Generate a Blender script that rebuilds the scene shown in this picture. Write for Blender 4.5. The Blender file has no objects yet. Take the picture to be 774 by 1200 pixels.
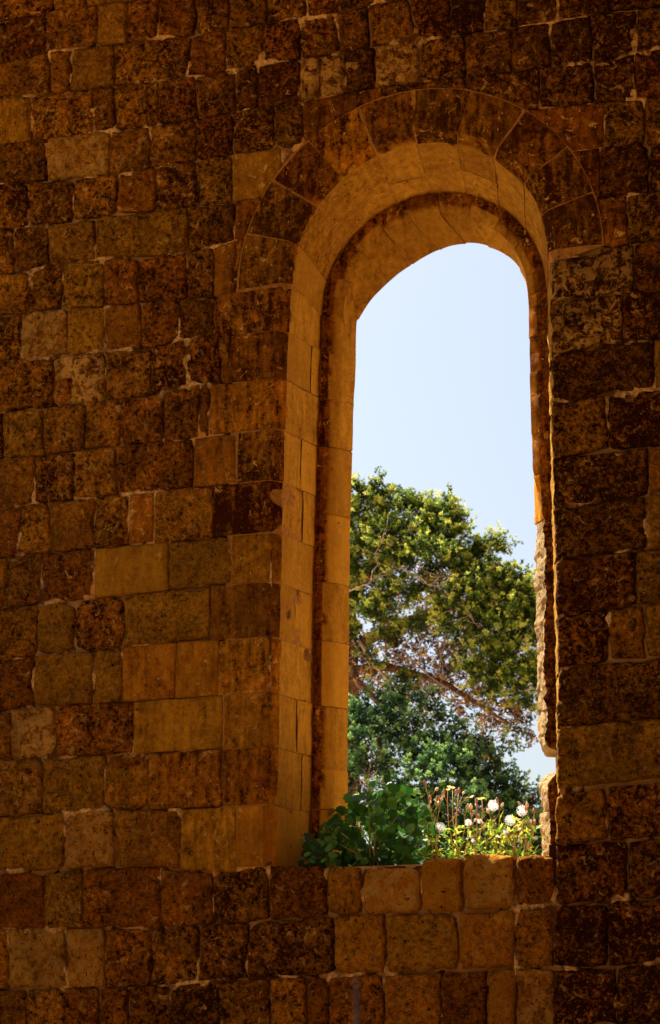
import bpy, bmesh, random
import numpy as np
from math import *
from mathutils import Vector, noise as mn

random.seed(7)
S = bpy.context.scene
COL = S.collection
R = radians

# ------------------------------------------------------------------ camera, sky, sun, exposure
PSI, TH, F = R(20), R(14), 2750.0
CAM = Vector((0.0, -13.3, 1.6))
FW = Vector((-sin(PSI)*cos(TH), cos(PSI)*cos(TH), sin(TH)))
RT = Vector((cos(PSI), sin(PSI), 0.0))
UP = RT.cross(FW)
cd = bpy.data.cameras.new("camera")
cam = bpy.data.objects.new("camera", cd); COL.objects.link(cam)
cam.location = CAM
cam.rotation_euler = (R(90)+TH, 0, PSI)
cd.sensor_fit = 'VERTICAL'; cd.sensor_height = 24.0
cd.lens = 24.0*F/1200.0
cd.clip_start = 0.05; cd.clip_end = 3000
cd.dof.use_dof = True; cd.dof.focus_distance = 14.6; cd.dof.aperture_fstop = 4.0
S.camera = cam

SUN_EL, SUN_AZ = R(57), R(58)          # azimuth measured from +Y towards -X
sdir = Vector((-sin(SUN_AZ)*cos(SUN_EL), cos(SUN_AZ)*cos(SUN_EL), sin(SUN_EL)))
W = bpy.data.worlds.new("World"); S.world = W; W.use_nodes = True
nt = W.node_tree
sky = nt.nodes.new("ShaderNodeTexSky"); sky.sky_type = 'NISHITA'; sky.sun_disc = False
sky.sun_elevation = SUN_EL; sky.sun_rotation = -SUN_AZ
sky.air_density = 1.0; sky.dust_density = 4.0; sky.ozone_density = 1.0
nt.nodes["Background"].inputs[1].default_value = 0.05
nt.links.new(sky.outputs[0], nt.nodes["Background"].inputs[0])
sl = bpy.data.lights.new("sun", 'SUN'); sl.energy = 5.0; sl.angle = R(0.5); sl.color = (1.0, 0.93, 0.82)
so = bpy.data.objects.new("sun", sl); COL.objects.link(so)
so.rotation_euler = (-sdir).to_track_quat('-Z', 'Y').to_euler()
so.location = (-10, 12, 20)
S.view_settings.view_transform = 'Standard'; S.view_settings.look = 'None'
S.view_settings.exposure = 1.88; S.view_settings.gamma = 1.0

# ------------------------------------------------------------------ survey: photo point -> point on the plane y = Y
def at(u, v, y=0.0):
    d = (u-387)*RT + (600-v)*UP + F*FW
    t = (y-CAM.y)/d.y
    return CAM + t*d
def W2(u, v, y=0.0):
    p = at(u, v, y); return (p.x, p.z)
def interp(knots, x):
    if x <= knots[0][0]:
        (x0, y0), (x1, y1) = knots[0], knots[1]
    elif x >= knots[-1][0]:
        (x0, y0), (x1, y1) = knots[-2], knots[-1]
    else:
        for (x0, y0), (x1, y1) in zip(knots, knots[1:]):
            if x <= x1: break
    return y0+(y1-y0)*(x-x0)/(x1-x0)
def iclamp(knots, x):
    return interp(knots, min(max(x, knots[0][0]), knots[-1][0]))

# ------------------------------------------------------------------ scene helpers
def link(name, me, mat=None, parent=None, loc=None):
    o = bpy.data.objects.new(name, me); COL.objects.link(o)
    if mat and not me.materials: me.materials.append(mat)
    if parent: o.parent = parent
    if loc is not None: o.location = loc
    return o
def tag(o, label=None, cat=None, group=None, kind=None):
    if label: o['label'] = label
    if cat: o['category'] = cat
    if group: o['group'] = group
    if kind: o['kind'] = kind
    return o
def empty(name, loc, label, cat, group=None):
    o = bpy.data.objects.new(name, None); COL.objects.link(o); o.location = loc
    return tag(o, label, cat, group)
def mesh(name, V, Fc, smooth=True, tint=None):
    me = bpy.data.meshes.new(name); me.from_pydata(V, [], Fc); me.update()
    if smooth: me.polygons.foreach_set('use_smooth', [True]*len(me.polygons))
    if tint is not None:
        a = me.attributes.new('stone', 'FLOAT_COLOR', 'POINT')
        a.data.foreach_set('color', list(tint)*len(me.vertices))
    return me
def tube(V, Fc, pts, rads, n=5):
    b = len(V); prev = None
    for i, p in enumerate(pts):
        p = Vector(p)
        q = Vector(pts[min(i+1, len(pts)-1)]) - Vector(pts[max(i-1, 0)])
        q.normalize()
        if prev is None:
            a = q.orthogonal().normalized()
        else:
            a = (prev - q*prev.dot(q)).normalized()
        prev = a; c = q.cross(a)
        for k in range(n):
            t = 2*pi*k/n
            V.append(p+(a*cos(t)+c*sin(t))*rads[i])
    for i in range(len(pts)-1):
        for k in range(n):
            k2 = (k+1) % n
            Fc.append((b+i*n+k, b+i*n+k2, b+(i+1)*n+k2, b+(i+1)*n+k))
    Fc.append(tuple(b+k for k in range(n))[::-1]); Fc.append(tuple(b+(len(pts)-1)*n+k for k in range(n)))

# ------------------------------------------------------------------ materials
def newmat(name):
    m = bpy.data.materials.new(name); m.use_nodes = True
    t = m.node_tree; b = t.nodes['Principled BSDF']
    return m, t, b
class N:
    def __init__(s, t): s.t = t
    def n(s, ty, **kw):
        x = s.t.nodes.new(ty)
        for k, v in kw.items(): setattr(x, k, v)
        return x
    def put(s, sock, v):
        if hasattr(v, 'is_output') or hasattr(v, 'node'): s.t.links.new(v, sock)
        else: sock.default_value = v
    def noise(s, co, scale, detail=5, rough=.55, dist=0.0):
        x = s.n('ShaderNodeTexNoise'); s.put(x.inputs['Vector'], co)
        x.inputs['Scale'].default_value = scale; x.inputs['Detail'].default_value = detail
        x.inputs['Roughness'].default_value = rough; x.inputs['Distortion'].default_value = dist
        return x.outputs['Fac']
    def vor(s, co, scale, feature='F1', rnd=1.0):
        x = s.n('ShaderNodeTexVoronoi', feature=feature); s.put(x.inputs['Vector'], co)
        x.inputs['Scale'].default_value = scale; x.inputs['Randomness'].default_value = rnd
        return x.outputs['Distance']
    def ramp(s, v, a, b, lo=0.0, hi=1.0):
        x = s.n('ShaderNodeMapRange', interpolation_type='SMOOTHSTEP'); s.put(x.inputs[0], v)
        x.inputs[1].default_value = a; x.inputs[2].default_value = b
        x.inputs[3].default_value = lo; x.inputs[4].default_value = hi
        return x.outputs[0]
    def math(s, op, a, b=0.0, clamp=False):
        x = s.n('ShaderNodeMath', operation=op); x.use_clamp = clamp
        s.put(x.inputs[0], a); s.put(x.inputs[1], b); return x.outputs[0]
    def mix(s, f, a, b, mode='MIX'):
        x = s.n('ShaderNodeMix', data_type='RGBA', blend_type=mode)
        s.put(x.inputs[0], f)
        s.put(x.inputs[6], a if hasattr(a, 'node') else (*a, 1)); s.put(x.inputs[7], b if hasattr(b, 'node') else (*b, 1))
        return x.outputs[2]
    def bump(s, h, strength, dist, normal=None):
        x = s.n('ShaderNodeBump'); s.put(x.inputs['Height'], h)
        x.inputs['Strength'].default_value = strength; x.inputs['Distance'].default_value = dist
        if normal is not None: s.put(x.inputs['Normal'], normal)
        return x.outputs[0]
    def pos(s): return s.n('ShaderNodeNewGeometry').outputs['Position']

DARK_RED, DARK_BR = (.045, .006, .0004), (.042, .011, .0005)
LITE_RED, LITE_OL = (.90, .275, .012), (.92, .405, .020)
PALE = (.88, .46, .09)

def stone_mat(name, rough=True):
    m, t, b = newmat(name); g = N(t); P0 = g.pos()
    # every stone is its own piece of rock: shift the pattern per object
    vm = g.n('ShaderNodeVectorMath', operation='MULTIPLY_ADD'); vm.inputs[1].default_value = (37, 53, 71)
    t.links.new(g.n('ShaderNodeObjectInfo').outputs['Random'], vm.inputs[0]); t.links.new(P0, vm.inputs[2]); P = vm.outputs[0]
    at_ = g.n('ShaderNodeAttribute', attribute_name='stone')
    sep = g.n('ShaderNodeSeparateColor'); t.links.new(at_.outputs['Color'], sep.inputs[0])
    tone, hue, pale = sep.outputs[0], sep.outputs[1], sep.outputs[2]
    n1 = g.noise(P, 9, 6, .62, .4); n2 = g.noise(P, 34, 6, .66, .3); n3 = g.noise(P, 120, 4, .6)
    v = g.math('ADD', g.math('MULTIPLY', g.math('SUBTRACT', n1, .5), 1.0 if rough else .75),
               g.math('MULTIPLY', g.math('SUBTRACT', n2, .5), 1.7 if rough else .9))
    v = g.math('ADD', v, g.math('MULTIPLY', g.math('SUBTRACT', n3, .5), 0.7 if rough else .5))
    if not rough:                                # vertical rain streaks on the dressed blocks
        ms = g.n('ShaderNodeMapping'); t.links.new(P, ms.inputs[0]); ms.inputs['Scale'].default_value = (1, 1, .16)
        v = g.math('ADD', v, g.math('MULTIPLY', g.math('SUBTRACT', g.noise(ms.outputs[0], 22, 4, .6), .5), .9))
    v = g.math('MULTIPLY', v, g.ramp(g.n('ShaderNodeObjectInfo').outputs['Random'], 0.0, 1.0, .7, 1.35))
    f = g.math('ADD', tone, g.math('MULTIPLY', v, 1.12 if rough else 1.0), clamp=True)
    hv = g.math('ADD', hue, g.math('MULTIPLY', g.math('SUBTRACT', g.noise(P, 14, 3), .5), 1.6), clamp=True)
    c = g.mix(f, g.mix(hv, DARK_RED, DARK_BR), g.mix(hv, LITE_RED, LITE_OL))
    c = g.mix(g.math('SUBTRACT', .85, at_.outputs['Alpha'], clamp=True), c, g.mix(f, (.26, .09, .007), (.95, .48, .050)))   # lighter stone where the reveal glow is painted in
    # lime / lichen bloom on the stones that carry it
    pm = g.ramp(g.math('ADD', g.noise(P, 16, 7, .68, .8), g.math('MULTIPLY', pale, .16)), .60, .70)
    c = g.mix(g.math('MULTIPLY', pm, .75), c, PALE)
    c = g.mix(g.ramp(pale, 1.4, 2.0), c, g.mix(f, (.66, .34, .11), (.95, .66, .30)))      # freshly broken stone
    if rough:
        pits = g.ramp(g.noise(P, 44, 4, .65, .6), .33, .40)
    else:
        pits = g.math('MAXIMUM', g.ramp(g.math('ADD', g.vor(P, 11), g.math('MULTIPLY', g.noise(P, 40, 3), .14)), .11, .18), g.ramp(g.noise(P, 1.9, 2), .40, .52))
    c = g.mix(pits, g.mix(.5, DARK_RED, (.02, .006, .001)), c)
    # small pale flecks (bird lime, shell fragments), elongated downwards
    mp = g.n('ShaderNodeMapping'); t.links.new(P, mp.inputs[0]); mp.inputs['Scale'].default_value = (1.5, 1.5, .55)
    mp.inputs['Rotation'].default_value = (0, R(20), 0)
    fl = g.math('SUBTRACT', 1.0, g.ramp(g.vor(mp.outputs[0], 17 if not rough else 26), .07, .12))
    fl = g.math('MULTIPLY', fl, g.ramp(g.noise(P, 3.2, 2), .50, .62))
    if rough:
        fl = g.ramp(g.noise(P, 62, 4, .7, .2), .60, .70); c = g.mix(g.math('MULTIPLY', fl, .7), c, (.80, .46, .14))
    else: c = g.mix(g.math('MULTIPLY', fl, .7), c, (.80, .46, .15))
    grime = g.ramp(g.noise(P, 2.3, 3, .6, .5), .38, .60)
    grime = g.math('MULTIPLY', grime, g.ramp(at_.outputs['Alpha'], .84, 1.0, 0.0, 1.0))      # alpha 0: painted reveal glow, no grime
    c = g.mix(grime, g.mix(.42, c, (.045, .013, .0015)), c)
    t.links.new(c, b.inputs['Base Color'])
    b.inputs['Roughness'].default_value = .93; b.inputs['Specular IOR Level'].default_value = .03
    if rough:
        h = g.math('ADD', g.math('MULTIPLY', n2, 1.0), g.math('MULTIPLY', n3, .45))
        h = g.math('ADD', h, g.math('MULTIPLY', pits, .35))
        nn = g.bump(h, 1.0, .045)
    else:
        h = g.math('ADD', g.math('MULTIPLY', n2, .5), g.math('MULTIPLY', n3, .35))
        h = g.math('ADD', h, g.math('MULTIPLY', pits, .6))
        nn = g.bump(h, .95, .018)
    t.links.new(nn, b.inputs['Normal'])
    return m
M_RUB = stone_mat('rubble_stone', True)
M_ASH = stone_mat('dressed_stone', False)

def mortar_mat():
    m, t, b = newmat('lime_mortar'); g = N(t); P = g.pos()
    at_ = g.n('ShaderNodeAttribute', attribute_name='stone')
    sep = g.n('ShaderNodeSeparateColor'); t.links.new(at_.outputs['Color'], sep.inputs[0])
    n1 = g.noise(P, 5, 5, .6, .3); n2 = g.noise(P, 40, 5, .65)
    pale = g.mix(g.ramp(n2, .35, .65), (.34, .16, .03), (.74, .44, .14))
    orng = g.mix(g.ramp(n2, .3, .7), (.46, .17, .022), (.72, .30, .045))
    c = g.mix(sep.outputs[0], pale, orng)
    f = g.ramp(g.math('ADD', n1, g.math('MULTIPLY', sep.outputs[0], .14)), .42, .56)
    c = g.mix(f, (.10, .035, .005), c)
    c = g.mix(sep.outputs[1], c, (.03, .010, .002))      # crevice shade painted into the deep joints
    t.links.new(c, b.inputs['Base Color']); b.inputs['Roughness'].default_value = .95
    b.inputs['Specular IOR Level'].default_value = .1
    t.links.new(g.bump(n2, .8, .012), b.inputs['Normal'])
    return m
M_MOR = mortar_mat()

def simple(name, c1, c2, scale=8, rough=.9, bump=.4, dist=.01):
    m, t, b = newmat(name); g = N(t); P = g.pos()
    n = g.noise(P, scale, 6, .6)
    t.links.new(g.mix(g.ramp(n, .3, .7), c1, c2), b.inputs['Base Color'])
    b.inputs['Roughness'].default_value = rough; b.inputs['Specular IOR Level'].default_value = .2
    t.links.new(g.bump(g.noise(P, scale*5, 5), bump, dist), b.inputs['Normal'])
    return m
M_GND = simple('dry_ground', (.26, .18, .08), (.36, .25, .12), 2)
M_NAVE = simple('nave_stone', (.36, .19, .055), (.54, .31, .10), 3, .95, .8, .03)
M_IRON = simple('painted_iron', (.05, .04, .045), (.08, .065, .075), 30, .55, .2, .002)

def leafmat(name, cols, trans=.35, scale=6, rough=.55, attr=False):
    m, t, b = newmat(name); g = N(t); P = g.pos()
    inf = g.n('ShaderNodeObjectInfo').outputs['Random']
    if attr:
        a_ = g.n('ShaderNodeAttribute', attribute_name='leafvar'); rnd = a_.outputs['Fac']
    else: rnd = inf
    f = g.math('ADD', g.math('MULTIPLY', rnd, .85), g.math('MULTIPLY', g.noise(P, scale, 3), .35))
    c = g.mix(g.ramp(f, .30, .72), cols[0], cols[1])
    c = g.mix(g.ramp(f, .60, .92), c, cols[2])
    t.links.new(c, b.inputs['Base Color']); b.inputs['Roughness'].default_value = rough
    b.inputs['Specular IOR Level'].default_value = .3
    tr = g.n('ShaderNodeBsdfTranslucent'); t.links.new(c, tr.inputs[0])
    mx = g.n('ShaderNodeMixShader'); mx.inputs[0].default_value = trans
    t.links.new(b.outputs[0], mx.inputs[1]); t.links.new(tr.outputs[0], mx.inputs[2])
    t.links.new(mx.outputs[0], t.nodes['Material Output'].inputs[0])
    return m
M_CONA = leafmat('conifer_green', ((.016, .032, .006), (.15, .25, .022), (.62, .62, .11)), .34, attr=True)
M_CONB = leafmat('conifer_dark_green', ((.008, .026, .010), (.055, .17, .05), (.34, .52, .15)), .32, attr=True)
M_DEAD = leafmat('dead_foliage', ((.07, .028, .012), (.30, .14, .045), (.70, .52, .20)), .4, attr=True)
M_BARK = simple('conifer_bark', (.10, .045, .025), (.26, .14, .09), 20, .95, .6, .01)
M_TWIG = simple('bleached_twig', (.30, .18, .13), (.50, .36, .30), 30, .9, .3, .003)
M_LEAF = leafmat('broad_leaf', ((.02, .085, .010), (.05, .17, .016), (.13, .30, .03)), .4, scale=3)
M_WLEAF = leafmat('weed_leaf', ((.10, .22, .015), (.30, .42, .03), (.60, .56, .06)), .45, scale=20)
M_STEM = leafmat('weed_stem', ((.26, .34, .06), (.46, .44, .10), (.60, .34, .10)), .3)
M_DRY = leafmat('dry_stem', ((.42, .20, .07), (.60, .32, .12), (.70, .45, .2)), .2)
M_FLUFF = leafmat('seed_fluff', ((.82, .85, .83), (.88, .90, .88), (.9, .92, .9)), .6)
M_BUD = leafmat('dry_bud', ((.50, .28, .18), (.70, .46, .30), (.82, .66, .5)), .3)
M_YEL = leafmat('yellow_petal', ((.75, .62, .04), (.85, .75, .10), (.9, .8, .2)), .3)

# ------------------------------------------------------------------ the arched window: rails of its stepped profile
CX, CZ = -4.28, 6.66
YS = 0.72
left_A0 = [(1.5, -5.216), (3.3, -5.21), (5.1, -5.185), (6.0, -5.165), (6.66, -5.128)]
left_A1 = [(1.5, -5.155), (3.3, -5.150), (5.2, -5.125), (6.1, -5.098), (6.60, -5.080)]
right_A0 = [(1.5, -3.445), (3.2, -3.445), (3.97, -3.420), (5.0, -3.425), (5.8, -3.418), (6.66, -3.400)]
sky_arc = [(180, -4.948, 6.40), (170, -4.94, 6.50), (160, -4.916, 6.58), (150, -4.850, 6.68), (140, -4.755, 6.78), (128, -4.60, 6.90),
           (115, -4.42, 6.985), (103, -4.30, 7.035), (90, -4.176, 7.058), (75, -4.03, 7.030), (60, -3.92, 6.975), (48, -3.84, 6.91),
           (35, -3.775, 6.84), (22, -3.725, 6.74), (10, -3.706, 6.60), (0, -3.703, 6.40)]
def rail(lv, q):
    """lv: E K A0 Am A1 B1 B2 C O ; q = (side, value)"""
    side, v = q
    if isinstance(lv, tuple):                        # between two rails
        a = rail(lv[0], q); b = rail(lv[1], q); return a.lerp(b, lv[2])
    if side == 'A':
        th = R(v)
        if lv == 'C' or lv == 'O':
            x = z = 0.0; k_ = [w for w in (-12, -6, 0, 6, 12) if 0 <= v+w <= 180 and 0 <= v-w <= 180]
            for w in k_:
                for (a0, x0, z0), (a1, x1, z1) in zip(sky_arc, sky_arc[1:]):
                    if v+w >= a1: break
                f = (a0-v-w)/(a0-a1); x += (x0+(x1-x0)*f)/len(k_); z += (z0+(z1-z0)*f)/len(k_)
            if lv == 'C': return Vector((x, .665, z))
            d = Vector((x-CX, 0, z-6.3)).normalized()*.07
            return Vector((x+d.x, YS, z+d.z))
        cx, cz, r, y = {'E': (-4.27, 6.66, 1.205, 0), 'K': (-4.272, 6.67, .915, 0), 'A0': (-4.276, 6.68, .850, .07),
                        'A1': (-4.313, 6.585, .764, .50), 'B1': (-4.313, 6.585, .712, .50), 'B2': (-4.314, 6.588, .632, .545)}[lv]
        return Vector((cx+r*cos(th), y, cz+r*sin(th)))
    z = v
    if side == 'L':
        xa = iclamp(left_A0, z); xb = iclamp(left_A1, z)
        x, y = {'E': (xa-.33, 0), 'K': (xa-.06, 0), 'A0': (xa, .07), 'A1': (xb, .50), 'B1': (xb+.052, .50), 'B2': (xb+.118, .545),
                'C': (xb+.120+.062, .665), 'O': (xb+.110, YS)}[lv]
        if lv == 'C': x = max(x, -4.952-(.018 if z < 6.0 else 0))
    elif lv == 'B2' and v < 5.45:
        w_ = min(1, (5.45-v)/.4)
        return Vector((-3.684+.078*w_, .545-.040*w_, v))
    else:
        xa = iclamp(right_A0, z)
        x, y = {'E': (xa+.3, 0), 'K': (xa+.035, 0), 'A0': (xa, .03), 'A1': (-3.549, .50), 'B1': (-3.612, .50), 'B2': (-3.684, .545),
                'C': (-3.708, .665), 'O': (-3.62, YS)}[lv]
    return Vector((x, y, z))

def sweep_block(name, levels, q0, q1, parent, mat, tint, gap=.005, amp=.006, nt_=8, segs=None, seed=0, freq=7, erode=None, caps=True, paint_light=True, dense=False):
    """one dressed block: the profile 'levels' swept from q0 to q1 (same side), closed at both ends"""
    side = q0[0]; a, b = q0[1], q1[1]
    L = (abs(b-a)*R(1)*.8 if side == 'A' else abs(b-a))
    ga = (gap/ .8/R(1) if side == 'A' else gap)*(1 if b > a else -1)
    a += ga; b -= ga
    nt_ = max(3, int(L/(.014 if dense else .03)))
    rows = []
    for i in range(nt_+1):
        q = (side, a+(b-a)*i/nt_)
        pts = []
        for k in range(len(levels)-1):
            p0, p1 = rail(levels[k], q), rail(levels[k+1], q)
            n = max(1, int((p1-p0).length/.03))
            if segs: n = segs[k]
            for j in range(n): pts.append(p0.lerp(p1, j/n))
        pts.append(rail(levels[-1], q))
        rows.append(pts)
    m = min(len(r) for r in rows)
    if any(len(r) != m for r in rows):
        # rebuild with a fixed count
        cnt = []
        q = (side, (a+b)/2)
        for k in range(len(levels)-1):
            cnt.append(max(1, int((rail(levels[k+1], q)-rail(levels[k], q)).length/.03)))
        return sweep_block(name, levels, q0, q1, parent, mat, tint, gap, amp, nt_, cnt, seed, freq, erode, caps, paint_light, dense)
    V = []; ctr = Vector((0, 0, 0))
    off = Vector((seed*3.1, seed*1.7, seed*.9)); rb_ = random.Random(seed+900); bo = Vector((rb_.uniform(-.005, .005), rb_.uniform(-.006, 0), rb_.uniform(-.003, .003)))
    for i, r in enumerate(rows):
        for k, p in enumerate(r):
            d = Vector((mn.noise(p*freq+off), mn.noise(p*freq+off+Vector((9, 0, 0))), mn.noise(p*freq+off+Vector((0, 9, 0)))))
            e = min(i, nt_-i)
            V.append(p + d*amp + bo + (Vector((0, .003, 0)) if e == 0 else Vector((0, 0, 0))))
            if r[0].y < .01 and p.y < .01 and e > 0: V[-1].y = min(V[-1].y, -.001)
            if erode and 0 < k: 
                w = erode(p)
                if w > 0:
                    h = mn.fractal(p*6.3+off, .8, 2.2, 5)
                    h2 = mn.fractal(p*38+off, .8, 2.1, 3)
                    V[-1] = V[-1] + Vector((1, -.25, .2))*w*(h*.024+h2*.010+mn.noise(p*95+off)*.004)*(0.8 if e == 0 else 1)
    Fc = []
    for i in range(nt_):
        for k in range(m-1):
            x = i*m+k
            Fc.append((x, x+1, x+m+1, x+m) if b > a else (x, x+m, x+m+1, x+1))
    if caps:
        # end caps towards an inner offset line (block body inside the wall)
        for i in (0, nt_):
            base = i*m
            r = rows[i]
            o0 = len(V)
            for k, p in enumerate(r):
                if side == 'A': dd = Vector((p.x-CX, 0, p.z-6.6)).normalized()
                else: dd = Vector((-1 if side == 'L' else 1, 0, 0))
                s_ = .06
                V.append(p+dd*(0.0 if k == 0 else s_)+Vector((0, .06 if p.y < .01 else 0, 0)))
            for k in range(m-1):
                Fc.append((base+k, base+k+1, o0+k+1, o0+k))
    me = mesh(name, V, Fc, True, tint)
    me.set_sharp_from_angle(angle=R(30)); reveal_glow = random.Random(seed*5+2).uniform(.18, .48) if side == 'A' else random.Random(seed*5+2).uniform(.38, .72)  # painted glow of the reveal, weaker on the arch underside
    # reveal painted lighter for window glow; the step band painted dark as shade
    me.attributes['stone'].data.foreach_set('color', [c for p in V for c in (((tint[0], tint[1], tint[2], 1) if p.y < .0705 else ((.14, .2, .1, 1) if .485 < p.y < .506 else (min(.95, tint[0]*.5+reveal_glow), min(1, tint[1]*.5+.45), tint[2], (1 if name == 'inner_jamb_stone' and tint[0] == .20 else 0)))) if paint_light else tint)])
    return link(name, me, mat, parent)

# ------------------------------------------------------------------ rubble stones
CUT_R = 1.205
def stone_mesh(name, quad, tint, rough=1.0, proud=0.0, step=.017, seed=0, gap=.008, rnd=.03, left_deep=None, bumpy=1.0, round_c=0.0, cut=True, skirt=.09):
    """quad: (x,z) tl, tr, br, bl on the wall plane. Faces the nave (-Y)."""
    tl, tr, br, bl = [Vector((p[0], p[1])) for p in quad]
    w = ((tr-tl).length+(br-bl).length)/2; h = ((tl-bl).length+(tr-br).length)/2
    nx = max(3, int(w/step)); nz = max(3, int(h/step))
    off = Vector((seed*1.37, seed*.71, seed*2.3))
    V = []; c = (tl+tr+br+bl)/4
    tx = (mn.noise(off)*.02)*rough; tz = (mn.noise(off+Vector((5, 0, 0)))*.03)*rough
    for j in range(nz+1):
        for i in range(nx+1):
            u, v = i/nx, j/nz
            if round_c > 0:                      # boulder-like outline
                uu, vv = u*2-1, v*2-1
                k = round_c
                uu2 = uu*sqrt(max(0, 1-k*vv*vv/2)); vv2 = vv*sqrt(max(0, 1-k*uu*uu/2))
                u_, v_ = (uu2+1)/2, (vv2+1)/2
            else: u_, v_ = u, v
            p = tl.lerp(tr, u_).lerp(bl.lerp(br, u_), v_)
            ex = min(u, 1-u)*w; ez = min(v, 1-v)*h
            e = min(ex, ez)
            # wavy outline
            q = Vector((p.x, 0, p.y))
            wv = rough*.014
            dx = mn.fractal(q*9+off, 1, 2, 3)*wv; dz = mn.fractal(q*9+off+Vector((7, 7, 7)), 1, 2, 3)*wv
            sx = (gap if u < .5 else -gap)*max(0, 1-ex/.05); sz = (-gap if v < .5 else gap)*max(0, 1-ez/.05)
            corner = max(0, 1-ex/.05)*max(0, 1-ez/.05)*.0045*rough*(1+mn.noise(q*5+off))
            sx += (corner if u < .5 else -corner); sz += (-corner if v < .5 else corner)
            x = p.x+dx+sx; z = p.y+dz+sz
            # relief
            q = Vector((x, 0, z))
            rr = rnd*(.6+.8*abs(mn.noise(q*6+off)))
            t = max(0, 1-e/rr)
            y = -proud + t*t*rnd*.55*min(1.0, .35+rough)
            y += (u-.5)*tx+(v-.5)*tz
            y -= rough*(mn.fractal(q*7+off, .9, 2.1, 3)*.009 + mn.fractal(q*22+off, .6, 2.1, 3)*.018*bumpy)*min(1, .3+e/.03)
            rg = mn.noise(q*13+off)
            if rg > .25: y += rough*bumpy*(rg-.25)*.045
            if e > .022: y = min(y, -.001)
            if i in (0, nx) or j in (0, nz): y = max(y, .004)
            V.append(Vector((x, y, z)))
    m = nx+1; Fc = []
    idx = lambda i, j: j*m+i
    inside = [False]*len(V)
    if cut:
        for k, p in enumerate(V):
            d = Vector((p.x+4.27, p.z-6.66)); r_ = d.length
            if r_ < CUT_R+.008 and p.z > 6.60:
                inside[k] = r_ < CUT_R-.02
                d = d*((CUT_R+.008)/r_)
                p.x = -4.27+d.x; p.z = 6.66+d.y; p.y = max(p.y, -.002)+.004
    for j in range(nz):
        for i in range(nx):
            f = (idx(i, j), idx(i, j+1), idx(i+1, j+1), idx(i+1, j))
            if cut and all(inside[k] for k in f): continue
            Fc.append(f)
    # skirt
    ring = [(i, 0) for i in range(nx)]+[(nx, j) for j in range(nz)]+[(i, nz) for i in range(nx, 0, -1)]+[(0, j) for j in range(nz, 0, -1)]
    b = len(V)
    nfront = len(V)
    for (i, j) in ring:
        p = V[idx(i, j)]; V.append(Vector((p.x, skirt, p.z)))
    for k in range(len(ring)):
        k2 = (k+1) % len(ring)
        a0, a1 = idx(*ring[k]), idx(*ring[k2])
        if cut and inside[a0] and inside[a1]: continue
        Fc.append((a0, a1, b+k2, b+k))
    if left_deep is not None:                     # the stone returns into the window reveal on its left side
        col = [idx(0, j) for j in range(nz+1)]
        steps = 9; prev = col
        for s in range(1, steps+1):
            f = s/steps; cur = []
            for k in col:
                p = V[k]; tgt = left_deep
                q = Vector((p.x+(tgt[0]-p.x)*f, p.y+(tgt[1]-p.y)*f, p.z))
                q.x += rough*mn.fractal(q*12+off, .8, 2, 3)*.012
                V.append(q); cur.append(len(V)-1)
            for a in range(nz):
                Fc.append((prev[a], cur[a], cur[a+1], prev[a+1]))
            prev = cur
    if not Fc: return None
    used = sorted({k for f in Fc for k in f}); mp = {k: n for n, k in enumerate(used)}
    V = [V[k]-Vector((c.x, 0, c.y)) for k in used]; Fc = [tuple(mp[k] for k in f) for f in Fc]
    me = mesh(name, V, Fc, True, tint)
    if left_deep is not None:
        me.attributes['stone'].data.foreach_set('color', [c_ for k in used for c_ in (tint if k < nfront or V[mp[k]].y < .04 else (.85, .8, .3, 0))])  # return painted paler to bounce glow across the reveal
    return me, (c.x, 0, c.y)

wall = empty('stone_wall', (-5.0, 0, 0), 'tall ruined wall of weathered brown sandstone blocks and pale mortar round the arched window', 'wall')
window = empty('arched_window', (-4.3, .3, 3.0), 'tall round-arched window opening with stepped dressed stone surround and no glass', 'window')
def place(name, quad, tok, parent=wall, **kw):
    place.k += 1; rs = random.Random(place.k*13+5)
    num = float(''.join(ch for ch in tok if ch.isdigit()) or 3); 
    smooth = 's' in tok
    tone = .055+.092*num - (.07 if smooth else 0) - (.07 if quad[0][0] > -3.5 else 0) + (.16 if num >= 8 else 0) + rs.uniform(-.03, .03) + max(-.10, min(.03, (5.6-quad[0][1])*.045))  # tone drops upward and to the right: shade painted into the stones
    hue = .1 if 'r' in tok else (.95 if 'o' in tok else rs.uniform(.35, .65))
    pale = 1.0 if 'p' in tok else rs.uniform(0, .35)
    if 'b' in tok: pale = .8
    kw.setdefault('rough', .25 if smooth else rs.uniform(.85, 1.2))
    kw.setdefault('proud', rs.uniform(0, .004) if smooth else rs.uniform(.001, .015))
    kw.setdefault('gap', .003 if smooth else rs.uniform(.004, .009))
    kw.setdefault('rnd', .007 if smooth else rs.uniform(.010, .022))
    if 'c' in tok: kw['round_c'] = .42
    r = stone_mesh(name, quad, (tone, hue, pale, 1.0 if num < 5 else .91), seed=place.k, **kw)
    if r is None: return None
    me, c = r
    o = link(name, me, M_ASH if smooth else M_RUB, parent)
    o.location = Vector(c)-parent.location
    return o
place.k = 0

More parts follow.
